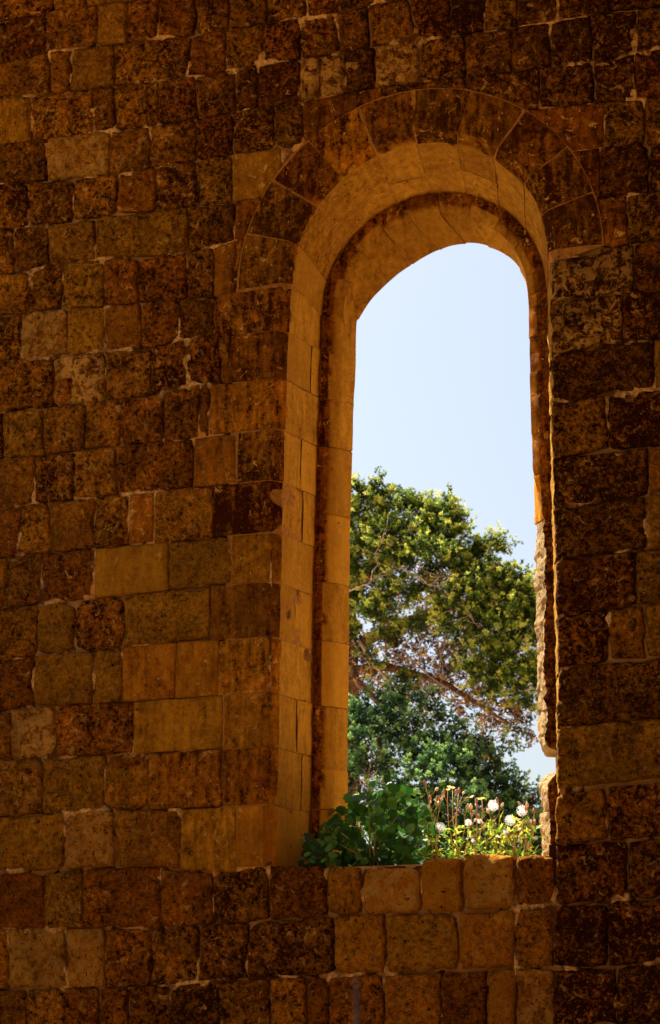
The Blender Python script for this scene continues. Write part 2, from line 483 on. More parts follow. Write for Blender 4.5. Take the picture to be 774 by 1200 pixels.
L = {
 0: [(0, -38), (774, -160)],
 1: [(0, 25), (52, 13), (98, 7), (150, 1), (400, -42), (774, -108)],
 2: [(0, 75), (40, 67), (57, 60), (90, 56), (110, 52), (150, 50), (187, 43), (228, 40), (267, 34), (311, 27), (334, 21), (394, 17), (431, 5), (478, -4), (774, -55)],
 3: [(0, 114), (39, 113), (59, 110), (85, 105), (134, 99), (186, 95), (231, 88), (257, 84), (303, 75), (350, 68), (381, 65), (434, 54), (490, 46), (545, 39), (600, 32), (644, 26), (693, 16), (745, 10), (774, 5)],
 4: [(0, 169), (39, 167), (54, 160), (103, 155), (132, 152), (176, 149), (231, 137), (272, 132), (324, 121), (355, 119), (400, 111), (447, 101), (490, 95), (545, 89), (600, 83), (636, 77.5), (693, 71), (745, 62), (774, 56)],
 5: [(0, 215), (54, 212), (103, 208), (142, 202), (181, 196), (200, 190), (226, 188), (272, 180), (324, 174), (352, 170), (615, 129), (659, 124), (708, 120), (755, 115), (774, 112)],
 6: [(0, 266), (34, 266), (59, 265), (85, 258), (134, 250), (178, 247), (206, 247), (232, 240), (273, 236), (307, 230), (672, 177), (708, 172), (755, 171), (774, 167)],
 7: [(0, 321), (36, 319), (57, 311), (80, 305), (114, 303), (155, 304), (200, 297), (219, 294), (252, 290), (269, 285), (283, 276), (700, 231), (733, 229), (774, 223)],
 8: [(0, 369), (34, 365), (67, 361), (121, 359), (160, 355), (180, 352), (219, 350), (255, 347), (283, 339), (317, 334), (663, 293), (701, 292), (774, 279)],
 9: [(0, 423), (23, 423), (62, 419), (77, 414), (124, 410), (176, 408), (211, 398), (252, 392), (314, 389)],
 10: [(0, 483), (49, 477), (98, 472), (140, 467), (180, 462), (229, 449), (265, 448), (312, 445)],
 11: [(0, 538), (39, 534), (96, 527), (137, 521), (180, 521), (224, 514), (278, 507), (312, 503)],
 12: [(0, 592), (39, 590), (88, 585), (134, 580), (180, 577), (229, 571), (278, 565), (330, 563)],
 13: [(0, 652), (23, 649), (65, 646), (111, 643), (155, 637), (190, 635), (245, 631), (304, 625), (330, 625)],
 14: [(0, 711), (47, 707), (98, 703), (145, 697), (190, 692), (245, 688), (283, 684), (327, 683)],
 15: [(0, 776), (39, 768), (85, 764), (142, 758), (190, 753), (252, 749), (327, 747)],
 16: [(0, 834), (36, 827), (88, 826), (142, 823), (206, 818), (283, 813), (325, 812)],
 17: [(0, 890), (65, 887), (119, 885), (155, 883), (190, 883), (239, 878), (325, 875)],
 18: [(0, 958), (52, 954), (124, 949), (171, 949), (190, 950), (258, 945), (325, 943)],
 19: [(0, 1023), (52, 1024), (72, 1019), (119, 1015), (155, 1015), (200, 1017), (249, 1025), (280, 1022), (314, 1014), (382, 1012), (424, 1015), (425, 1017), (493, 1015), (494, 1006), (543, 1004), (544, 1000), (603, 999), (605, 1003), (650, 1000)],
 20: [(0, 1088), (47, 1090), (96, 1087), (181, 1089), (200, 1084), (249, 1083), (314, 1079), (368, 1075), (390, 1073), (425, 1071), (494, 1070), (543, 1070), (603, 1064), (651, 1062), (690, 1058), (774, 1052)],
 21: [(0, 1160), (78, 1157), (124, 1158), (178, 1155), (255, 1150), (335, 1146), (390, 1142), (452, 1141), (535, 1138), (605, 1134), (651, 1136), (690, 1136), (755, 1130), (774, 1127)],
 22: [(0, 1232), (400, 1212), (774, 1198)],
 23: [(0, 1300), (400, 1280), (774, 1262)],
}
def J(*a): return [(x if isinstance(x, tuple) else (x, x)) for x in a]
# rows: (upper line, lower line, first x, joints (top, bottom), last x, tokens)
rows = [
 (0, 1, -62, J(-5, 63, 100, 160, 215, 262, 300, 350, 395, 450, 500, 560, 610, 660, 720), 800, '3 3 4 6o 3 3 2 3 2 2 2 2 2 2 2 2'),
 (1, 2, -50, J((6, 4), 53, (115, 112), (150, 148), (187, 185), 229, 268, 312, 361, (394, 397), 440, 490, 540, 600, 650, 700, 745), 800, '3 2r 4 6o 3r 3r 3 3 2 3r 2 2 2 2 2 2 2 2'),
 (2, 3, -48, J((57, 59), (85, 81), 134, (223, 219), 265, (309, 307), (351, 352), (395, 397), (431, 433), (478, 489), 528, (569, 567), 606, 654, (711, 714)), 800, '4 5 5o 4 4r 3 2r 3r 2 3 2r 0 3o 2 2 1'),
 (3, 4, -40, J((35, 37), (108, 110), 134, (187, 185), (229, 231), (276, 275), (303, 302), (351, 352), (376, 374), (405, 402), 439, (491, 491), (545, 545), (600, 600), (644, 645), (693, 695), 745), 800, '5os 4 3r 4 2r 3 2 2r 3p 3p 2 4p 2 2 2 2 1 3o'),
 (4, 5, -30, J((53, 55), (130, 128), (177, 176), (228, 230), 272, (320, 321), 355), 447, '2 7p 4 4 2r 2 3 3s'),
 (5, 6, -45, J((32, 34), (87, 84), (139, 135), (183, 182), (229, 233), 272), 330, '2 3 4 4r 2 4o 5os'),
 (6, 7, -38, J((16, 19), 57, (110, 112), (220, 219), (276, 275)), 320, '3 2 4o 5o 2 3s'),
 (7, 8, -42, J((36, 30), (75, 70), (122, 121), 161, 219, (251, 250), (277, 271)), 300, '4 3 5o 3r 3r 2 4s 3s'),
 (8, 9, -35, J(24, 78, 122, 165, (211, 209), (255, 252)), None, '3 5p 7o 5 3r 2'),
 (9, 10, -45, J(62, (123, 124), (177, 175), (217, 219), (256, 258)), None, '3 3p 4 2r 2r'),
 (10, 11, -50, J((4, 2), (50, 52), 99, (139, 140), 191, (234, 233)), None, '2 5o 4 4 3r 3'),
 (11, 12, -38, J((40, 39), (87, 85), (135, 137), (228, 226)), 277, '4 2 4 3r 4s'),
 (12, 13, -42, J((26, 20), (56, 60), (110, 109), (152, 151), (181, 180)), None, '3r 4 4 3 3rs 4'),
 (13, 14, -40, J((8, 2), (49, 47), (112, 110), 197), None, '5 3 2r 5os 5o'),
 (14, 15, -45, J((45, 42), (88, 86), 145), None, '3 5co 2rc 6o'),
 (15, 16, -38, J((40, 38), (110, 107), 143, (207, 204)), None, '2r 5o 5o 5s 4s'),
 (16, 17, -45, J((13, 12), (64, 66), 156), None, '3 4p 3r 5os'),
 (17, 18, -38, J((49, 49), (123, 120), (174, 173)), None, '4 5o 4c 3s'),
 (18, 19, -44, J((76, 73), (132, 134), (213, 210)), None, '6o 7p 4 5os'),
 (19, 20, -42, J((51, 52), 96, (188, 187), (249, 250), (314, 315), (382, 384), (424, 425), (493, 494), 543, (603, 604)), 650, '3r 4o 3r 3r 1 2r 5 8p 9 8p 3r'),
 (20, 21, -50, J(9, (77, 79), (124, 122), (179, 177), (234, 232), (291, 289), (390, 392), (451, 452), (536, 538), 605, (649, 648), 712), 800, '4 6op 7p 3r 3 1 1 7 7o 7 5 0r 0'),
 (21, 22, -45, J(30, 75, 115, 150, 200, 256, (316, 318), 358, 385, (450, 449), 517, 570, 605, 649, 722), 800, '3 3 3r 2r 1 0 1 3 2r 3r 6 2r 6 5p 0r 0'),
 (22, 23, -50, J(20, 88, 130, 190, 250, 300, 371, 420, 480, 540, 600, 660, 715), 800, '3 3 4 3 2 1 2 3 3 4 3 2 1 1'),
]
JAMB_X = {8: 253, 9: 269, 10: 245, 11: 278, 12: 250, 13: 272, 14: 247, 15: 256.5, 16: 262, 17: 259, 18: 277}
LR = {
 'r8': L[8], 'r9': [(645, 352), (663, 351), (709, 345), (740, 343), (774, 338)], 'r9b': [(645, 415), (667, 410), (705, 402), (774, 395)],
 'r10': [(643, 470), (667, 467), (717, 463), (760, 456), (774, 454)], 'r11': [(647, 537), (672, 529), (713, 525), (774, 522)],
 'r12': [(647, 597), (682, 588), (740, 582), (774, 576)], 'r13': [(650, 657), (707, 647), (758, 644), (774, 643)],
 'r14': [(652, 723), (682, 717), (721, 711), (774, 706)], 'r15': [(653, 783), (707, 775), (758, 770), (774, 769)],
 'r16': [(653, 852), (709, 844.6), (774, 841)], 'r17a': [(653, 926), (774, 912)], 'r17': [(653, 932), (700, 925), (720, 919), (774, 916)],
 'r18': [(651, 991), (711, 985), (774, 982)], 'r20': L[20]}
rrows = [
 ('r8', 'r9', J(742), '1b 2r'), ('r9', 'r9b', J(730), '1b 1r'), ('r9b', 'r10', J(767), '1 5o'), ('r10', 'r11', J((710, 714)), '2 0r'),
 ('r11', 'r12', J(760), '1 4'), ('r12', 'r13', J(757), '1 4o'), ('r13', 'r14', J(745), '1r 3o'), ('r14', 'r15', J((714, 713), (754, 757)), '1r 5 5o'),
 ('r15', 'r16', J(790), '2 3'), ('r16', 'r17a', J(782), '4o 3'), ('r17', 'r18', J((710, 712)), '4 2r'), ('r18', 'r20', J(735), '1r 1')]
right_edge = [(290, 644), (320, 645), (450, 645.5), (600, 647.5), (700, 651), (800, 652.5), (900, 652), (940, 651), (1000, 649.5)]

for (a, b, x0, js, x1, toks) in rows:
    toks = toks.split()
    xs = [(x0, x0)]+list(js)
    if x1 is None: xs.append((JAMB_X[a], JAMB_X[a]))
    else: xs.append((x1, x1))
    for k in range(len(xs)-1):
        (ta, ba), (tb, bb) = xs[k], xs[k+1]
        q = (W2(ta, interp(L[a], ta+1)), W2(tb, interp(L[a], tb-1)), W2(bb, interp(L[b], bb-1)), W2(ba, interp(L[b], ba+1)))
        tok = toks[k] if k < len(toks) else '3'
        kw = {}
        if a == 19 and k >= 6: kw = dict(proud=.02, rnd=.045, skirt=.45, round_c=.18)
        elif a == 19 and k == 5: kw = dict(proud=.02, rnd=.05, skirt=.45, round_c=.2)
        elif a == 20 and k >= 7 and k < 12: kw = dict(proud=.012, rnd=.03, round_c=.10)
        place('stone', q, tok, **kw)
# the stones over and beside the arch on its right side
for (a, b, x0, js, x1, toks) in [
    (4, 5, 447, J(545, 632, (694, 697), 745), 800, '3 2 2 2 2r'),
    (5, 6, 612, J(708, 755), 800, '3rs 3o 4'),
    (6, 7, 660, J(703, 760), 800, '3rs 2r 2'),
    (7, 8, 690, J((734, 736)), 800, '3rs 3o')]:
    toks = toks.split(); xs = [(x0, x0)]+list(js)+[(x1, x1)]
    for k in range(len(xs)-1):
        (ta, ba), (tb, bb) = xs[k], xs[k+1]
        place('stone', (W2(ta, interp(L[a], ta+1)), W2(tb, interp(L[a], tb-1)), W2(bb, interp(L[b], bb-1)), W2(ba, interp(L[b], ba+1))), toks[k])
for (a, b, js, toks) in rrows:
    toks = toks.split(); la, lb = LR[a], LR[b]
    e0 = iclamp(right_edge, la[0][1]); e1 = iclamp(right_edge, lb[0][1])
    xs = [(e0, e1)]+list(js)+[(830, 830)]
    for k in range(len(xs)-1):
        (ta, ba), (tb, bb) = xs[k], xs[k+1]
        kw = {}
        if k == 0 : kw = dict(left_deep=(-3.549, .50), rnd=.022)
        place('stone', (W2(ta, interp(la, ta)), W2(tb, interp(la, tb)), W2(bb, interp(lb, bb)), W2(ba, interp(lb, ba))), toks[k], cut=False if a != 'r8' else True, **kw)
# small packing stones
for q, tok in [(((64, 443), (87, 441), (86, 472), (61, 474)), '4r'), (((128, 887), (172, 884), (168, 898), (131, 902)), '3r'),
               (((430, 60), (436, 60), (436, 70), (430, 70)), '3'), (((404, 72), (424, 70), (424, 84), (404, 86)), '2p'), (((120, 640), (142, 628), (148, 636), (128, 645)), '3r')]:
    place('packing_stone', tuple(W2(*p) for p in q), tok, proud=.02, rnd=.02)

# masonry outside the picture: same courses carried on, joined
def margin_masonry():
    V = []; Fc = []; T = []
    rs = random.Random(3)
    def add(x0, x1, z0, z1):
        nx, nz = 5, 5; b = len(V); off = Vector((rs.random()*50, 0, 0)); tn = rs.uniform(.2, .55); hu = rs.random(); pr = rs.uniform(0, .015)
        for j in range(nz+1):
            for i in range(nx+1):
                u, v = i/nx, j/nz; g_ = .008
                x = x0+g_+(x1-x0-2*g_)*u; z = z0+g_+(z1-z0-2*g_)*v
                q = Vector((x, 0, z)); e = i in (0, nx) or j in (0, nz)
                x += mn.noise(q*9+off)*.01; z += mn.noise(q*9-off)*.01
                V.append(Vector((x, .03 if e else -pr-mn.noise(q*8+off)*.015, z))); T.append((tn, hu, .2, 1))
        m = nx+1
        for j in range(nz):
            for i in range(nx):
                k = b+j*m+i; Fc.append((k, k+1, k+m+1, k+m))
    z = 0.0
    while z < 9.4:
        h = rs.uniform(.27, .34)
        x = -9.8
        while x < -2.28:
            w = rs.uniform(.22, .42); x1 = min(x+w, -2.26)
            # leave the surveyed area alone
            cx, cz = (x+x1)/2, z+h/2
            lft = at(-45, 600).x; inside_ = False
            p0 = Vector((cx, 0, cz))-CAM
            uu = 387+F*p0.dot(RT)/p0.dot(FW); vv = 600-F*p0.dot(UP)/p0.dot(FW)
            if -70 < uu < 822 and -95 < vv < 1292: inside_ = True
            if not inside_: add(x, x1, z, z+h)
            x = x1
        z += h
    me = mesh('outer_masonry', [v-wall.location for v in V], Fc)
    a = me.attributes.new('stone', 'FLOAT_COLOR', 'POINT'); a.data.foreach_set('color', [c for t in T for c in t])
    o = link('outer_masonry', me, M_RUB, wall); o['kind'] = 'stuff'
margin_masonry()

# mortar bed behind the stones (front), wall core, outer face
def in_hole(x, z, m=0.0):
    if z < 3.05-m: return z > 2.93 and -5.25 < x < -3.5
    if z > 6.62: return (x+4.27)**2+(z-6.66)**2 < (1.0+m)**2
    return -5.25-m < x < -3.37+m
def mortar_sheet():
    V = []; Fc = []; T = []
    xs = list(np.arange(-7.75, -2.28, .02)); zs = list(np.arange(2.05, 9.15, .02))
    orange_pts = [at(u, v) for u, v in [(240, 480), (262, 440), (228, 530), (236, 510), (130, 612), (145, 600), (200, 640), (110, 690), (232, 560), (200, 575), (300, 500), (290, 640), (150, 690), (208, 975), (240, 1018), (290, 1018), (260, 640),
                  (450, 95), (380, 115), (415, 85), (500, 92), (640, 125), (690, 120), (700, 170), (705, 200), (300, 235), (275, 230), (275, 280), (350, 170), (250, 1022), (225, 1020), (280, 760), (160, 812)]]
    for z in zs:
        for x in xs:
            q = Vector((x, 0, z))
            o_ = max(0, 1-min((q-p).length for p in orange_pts)/.09)
            n = mn.fractal(q*3.2, 1, 2, 3)
            y = .085 - .079*min(1, max(0, n+.09)*3) + mn.fractal(q*22, .8, 2, 2)*.006
            y = max(y, .0055)
            dist = .55-abs(abs(x+4.3)-1.2)
            y = y*(1-o_) + (.0065+mn.noise(q*14)*.003)*o_
            V.append(Vector((x, y, z))-wall.location); T += [o_*1.0 if o_ > 0 else 0.0, min(1, max(0, (y-.02)/.04)), 0, 1]
    m = len(xs)
    for j in range(len(zs)-1):
        for i in range(m-1):
            if in_hole(xs[i], zs[j]) and in_hole(xs[i+1], zs[j+1]): continue
            k = j*m+i; Fc.append((k, k+1, k+m+1, k+m))
    me = mesh('mortar', V, Fc)
    a = me.attributes.new('stone', 'FLOAT_COLOR', 'POINT'); a.data.foreach_set('color', T)
    link('mortar', me, M_MOR, wall)
mortar_sheet()
def core():
    """rubble core: the body of the wall behind the mortar bed, with the window hole through it"""
    V = []; Fc = []
    y0, y1 = .05, .70
    def q(*p):
        b = len(V); V.extend(Vector(x)-wall.location for x in p); Fc.append(tuple(range(b, b+len(p))))
    xl, xr, zt = -10.0, 3.0, 9.6
    hl, hr, hb = -5.33, -3.28, 2.94
    outer = lambda a: None
    for y, fl in ((y0, 0), (y1, 1)):
        P = [((xl, y, 0), (xr, y, 0), (xr, y, hb), (xl, y, hb)), ((xl, y, hb), (hl, y, hb), (hl, y, 6.66), (xl, y, 6.66)), ((hr, y, hb), (xr, y, hb), (xr, y, 6.66), (hr, y, 6.66))]
        for p in P: q(*p)
        arc = [Vector((-4.305+1.025*cos(R(t)), y, 6.66+1.025*sin(R(t)))) for t in range(180, -1, -10)]
        top = [Vector((xl+(xr-xl)*k/18, y, zt)) for k in range(19)]
        top[0] = Vector((xl, y, zt))
        for k in range(18): q(arc[k], arc[k+1], top[k+1], top[k])
        q((xl, y, 6.66), arc[0], (xl, y, zt)); q(arc[-1], (xr, y, 6.66), (xr, y, zt))
    q((xl, y0, zt), (xr, y0, zt), (xr, y1, zt), (xl, y1, zt))
    q((xl, y0, 0), (xl, y1, 0), (xl, y1, zt), (xl, y0, zt)); q((xr, y0, 0), (xr, y1, 0), (xr, y1, zt), (xr, y0, zt))
    q((hl, y0, hb), (hr, y0, hb), (hr, y1, hb), (hl, y1, hb))
    link('wall_core', mesh('wall_core', V, Fc, False), M_NAVE, wall)
core()

# bedding mortar lining the reveal, seen only in the joints
def liner():
    V = []; Fc = []
    qs = [('L', z) for z in np.arange(2.98, 6.62, .12)]+[('A', t) for t in range(180, -1, -4)]+[('R', z) for z in np.arange(6.6, 2.9, -.12)]
    lv = ['E', 'K', 'A0', 'A1', 'B1', 'B2', 'C', 'O']
    rows_ = []
    for q in qs:
        if q[0] == 'A': dd = lambda p: Vector((p.x-CX, 0, p.z-6.6)).normalized()
        elif q[0] == 'L': dd = lambda p: Vector((-1, 0, 0))
        else: dd = lambda p: Vector((1, 0, 0))
        r = []
        for l in lv:
            if q[0] == 'R' and l in ('E',): p = rail('K', q)+Vector((.02, .05, 0))
            else: p = rail(l, q)
            k = {'E': .014, 'K': .003, 'A0': .006, 'A1': .004, 'B1': .004, 'B2': .004, 'C': .006, 'O': .25}[l]
            if q[0] == 'R' and l in ('K', 'A0'): k = .02
            if q[0] == 'R' and l in ('B1','B2','C') and q[1] < 5.2: k = .10 if q[1]<4.9 else .03
            yy = {'E': .003, 'K': .006, 'A0': .0, 'A1': .006, 'B1': .008, 'B2': .006, 'C': 0, 'O': -.015}[l]
            r.append(p+dd(p)*k+Vector((0, yy, 0)))
        rows_.append(r)
    m = len(lv)
    for r in rows_: V.extend(p-window.location for p in r)
    for i in range(len(rows_)-1):
        for k in range(m-1):
            a = i*m+k; Fc.append((a, a+1, a+m+1, a+m))
    me = mesh('joint_mortar', V, Fc, False, (.8, .42, 0, 1))
    link('joint_mortar', me, M_MOR, window)
liner()

# ------------------------------------------------------------------ window stones
def wtint(k, tone, hue=None, pale=.1):
    rs = random.Random(k*7+1)
    return (tone+rs.uniform(-.04, .04), hue if hue is not None else rs.uniform(.3, .8), pale*rs.random(), 1)
def wblock(name, lv, q0, q1, tint, **kw):
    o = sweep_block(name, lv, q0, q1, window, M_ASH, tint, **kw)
    o.data.transform(__import__('mathutils').Matrix.Translation(-window.location)); return o
angs = [180, 161.7, 143.2, 126.6, 108, 90, 71.4, 52.6, 34.2, 17, 0]
tones = [.16, .06, .05, .19, .17, .11, .17, .07, .14, .05]
spl = [0, .0, 0, 0, .62, 0, .5, .0, 0, 0]
for k in range(10):
    q0, q1 = ('A', angs[k]), ('A', angs[k+1])
    if spl[k]:
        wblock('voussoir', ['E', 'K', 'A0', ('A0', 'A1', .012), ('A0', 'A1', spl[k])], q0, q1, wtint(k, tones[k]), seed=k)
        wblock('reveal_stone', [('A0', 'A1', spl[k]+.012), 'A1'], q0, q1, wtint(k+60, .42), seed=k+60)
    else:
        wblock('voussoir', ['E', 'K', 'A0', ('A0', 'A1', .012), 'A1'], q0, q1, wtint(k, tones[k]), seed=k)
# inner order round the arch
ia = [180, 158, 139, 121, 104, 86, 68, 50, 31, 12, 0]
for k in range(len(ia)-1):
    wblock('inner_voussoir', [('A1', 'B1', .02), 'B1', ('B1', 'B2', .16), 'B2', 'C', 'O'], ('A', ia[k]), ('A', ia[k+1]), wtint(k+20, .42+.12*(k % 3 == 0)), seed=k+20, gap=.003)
# left jamb
def zrow(n, u): return at(u, interp(L[n], u)).z
zs = [6.655]+[zrow(n, 300) for n in (9, 10, 11, 12, 13, 14, 15, 16, 17, 18)]+[3.02]
zs.insert(1, zrow(8, 300)) if abs(zrow(8, 300)-6.655) > .05 else None
jt = {8: .20, 9: .10, 10: .28, 11: .08, 12: .02, 13: .30, 14: .18, 15: .32, 16: .42, 17: .30, 18: .48}
zl = [6.655]+[zrow(n, 300) for n in range(9, 19)]+[2.95]
splits = [.0, .72, 0, .5, .6, .0, .45, 0, .52, .7, 0, 0]
for i in range(len(zl)-1):
    row = 8+i
    za, zb = zl[i], zl[i+1]
    xj = at(JAMB_X[row], (interp(L[row], JAMB_X[row])+30)).x
    # front face of the quoin as its own flat block, with chamfer and return into the reveal
    q0, q1 = ('L', za), ('L', zb)
    fw_ = rail('K', ('L', (za+zb)/2)).x
    fr = ('E', 'K', max(0.0, 1-(fw_-xj)/.27)) if (fw_-xj) < .27 else None
    wide = (fw_-xj)
    # widen the E rail when the quoin is longer than the rail offset
    def lv_front(x): return ('E', 'K', 1-wide/.27)
    lv0 = ('E', 'K', 1-(wide-.006)/.27)
    tn = jt[row]
    if splits[i]:
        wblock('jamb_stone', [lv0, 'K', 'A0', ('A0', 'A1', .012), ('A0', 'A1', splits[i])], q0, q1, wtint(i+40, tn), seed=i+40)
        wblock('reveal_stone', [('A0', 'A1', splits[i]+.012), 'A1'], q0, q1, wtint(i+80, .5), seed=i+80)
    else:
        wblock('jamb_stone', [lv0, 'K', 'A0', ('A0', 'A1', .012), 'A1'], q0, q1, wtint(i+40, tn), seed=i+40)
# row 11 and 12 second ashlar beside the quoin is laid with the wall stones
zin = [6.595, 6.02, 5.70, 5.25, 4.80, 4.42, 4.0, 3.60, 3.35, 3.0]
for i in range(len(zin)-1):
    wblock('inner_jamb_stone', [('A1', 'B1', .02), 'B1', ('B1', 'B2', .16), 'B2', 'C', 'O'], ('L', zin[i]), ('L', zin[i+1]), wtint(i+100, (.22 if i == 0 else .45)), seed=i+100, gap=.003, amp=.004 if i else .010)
# right inner jamb: dressed above, crumbled below; one course is missing near the bottom
def zr(v): return at(630, v, .6).z
zrr = [6.59, zr(398), zr(440), zr(512), zr(560), zr(613), zr(692), zr(764), zr(834), zr(888)]
er = lambda p: min(1.0, max(0.0, (5.25-p.z)/.35))
def rblock(a, b, k, lv=None, er_=None):
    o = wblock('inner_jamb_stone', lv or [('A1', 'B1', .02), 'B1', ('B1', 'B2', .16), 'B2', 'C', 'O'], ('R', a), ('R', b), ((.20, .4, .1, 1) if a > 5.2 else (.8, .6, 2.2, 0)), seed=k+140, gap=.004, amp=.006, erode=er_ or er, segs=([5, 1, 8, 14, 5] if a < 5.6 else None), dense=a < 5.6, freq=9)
    o.data.materials.clear(); o.data.materials.append(M_RUB if a < 5.2 else M_ASH)
    return o
for i in range(len(zrr)-1): rblock(zrr[i], zrr[i+1], i)
nb = rblock(zr(905), zr(952), 20); rblock(zr(952), 3.0, 21)
# the two stones at the missing course have lost their corners
for o_, ze in ((bpy.data.objects[[o.name for o in window.children if o.name.startswith('inner_jamb_stone')][-3]], zr(888)), (nb, zr(905))):
    for v in o_.data.vertices:
        dz = abs(v.co.z+window.location.z-ze)
        k = max(0, 1-dz/.10)**2
        v.co.x += .055*k*(1+.5*mn.noise(v.co*20)); v.co.z += (.02 if ze > zr(896) else -.025)*k*(v.co.y+.3 < .62)

# ------------------------------------------------------------------ sill body behind the front stones
def sill():
    V = []; Fc = []
    xs = np.arange(-5.22, -3.40, .03); ys = np.arange(.02, .74, .03)
    for y in ys:
        for x in xs:
            q = Vector((x, y, 0)); u = (x+5.22)/1.8
            z = 2.88+.07*min(1, max(0, (u-.35)*2.5)) + mn.fractal(q*6, .9, 2, 4)*.02 - .12*max(0, (y-.25))
            V.append(Vector((x, y, z))-wall.location)
    m = len(xs)
    for j in range(len(ys)-1):
        for i in range(m-1):
            k = j*m+i; Fc.append((k, k+1, k+m+1, k+m))
    me = mesh('sill_rubble', V, Fc, True, (.75, .8, .6, 0)); link('sill_rubble', me, M_RUB, wall)
sill()

# ------------------------------------------------------------------ nave round the camera (roofless ruin), the ground outside, added light blockers and bounce sheet
def box(name, a, b, mat, kind='structure', parent=None):
    (x0, y0, z0), (x1, y1, z1) = a, b
    V = [(x0, y0, z0), (x1, y0, z0), (x1, y1, z0), (x0, y1, z0), (x0, y0, z1), (x1, y0, z1), (x1, y1, z1), (x0, y1, z1)]
    Fc = [(0, 3, 2, 1), (4, 5, 6, 7), (0, 1, 5, 4), (1, 2, 6, 5), (2, 3, 7, 6), (3, 0, 4, 7)]
    o = link(name, mesh(name, [Vector(v) for v in V], Fc, False), mat, parent)
    if kind: o['kind'] = kind
    return o
gme = mesh('ground', [Vector(v) for v in ((-900, -900, 0), (900, -900, 0), (900, 900, 0), (-900, 900, 0))], [(0, 1, 2, 3)], False)
link('ground', gme, M_GND)['kind'] = 'structure'
M_BOUNCE = simple('pale_bounce', (.46, .34, .19), (.62, .49, .30), 3)
box('bounce_sheet', (-30, .73, .004), (20, 30, .06), M_BOUNCE)  # unseen pale sheet added to bounce sunlight up through the window
tag(box('nave_wall', (-10.6, -26, .01), (-10.0, .7, 5.0), M_NAVE, None), 'plain side wall of the roofless nave left of the viewer', 'wall')
tag(box('nave_sky_blocker', (-5.6, -26, 9.45), (6.0, -.02, 9.9), M_NAVE, None), 'added unseen vault over the right part of the nave', 'sky_blocker')  # unseen slab added to cut sky light on the right
tag(box('wall_top_blocker', (-10.0, -2.6, 9.46), (-5.61, -.02, 9.9), M_NAVE, None), 'added unseen vault along the top of the window wall, left half', 'sky_blocker')  # unseen strip added to darken the upper wall
tag(box('nave_wall', (6.0, -26, .01), (6.6, .7, 9.4), M_NAVE, None), 'plain side wall of the roofless nave right of the viewer', 'wall')
tag(box('nave_wall', (-10.0, -26.6, .01), (6.0, -26, 9.0), M_NAVE, None), 'plain end wall of the roofless nave behind the viewer', 'wall')
tag(box('wall_light_blocker', (-1.96, -3.1, .01), (-.8, -.02, 9.3), M_NAVE, None), 'added unseen pier standing against the window wall just right of view', 'light_blocker')  # unseen block added to darken the right side of the wall

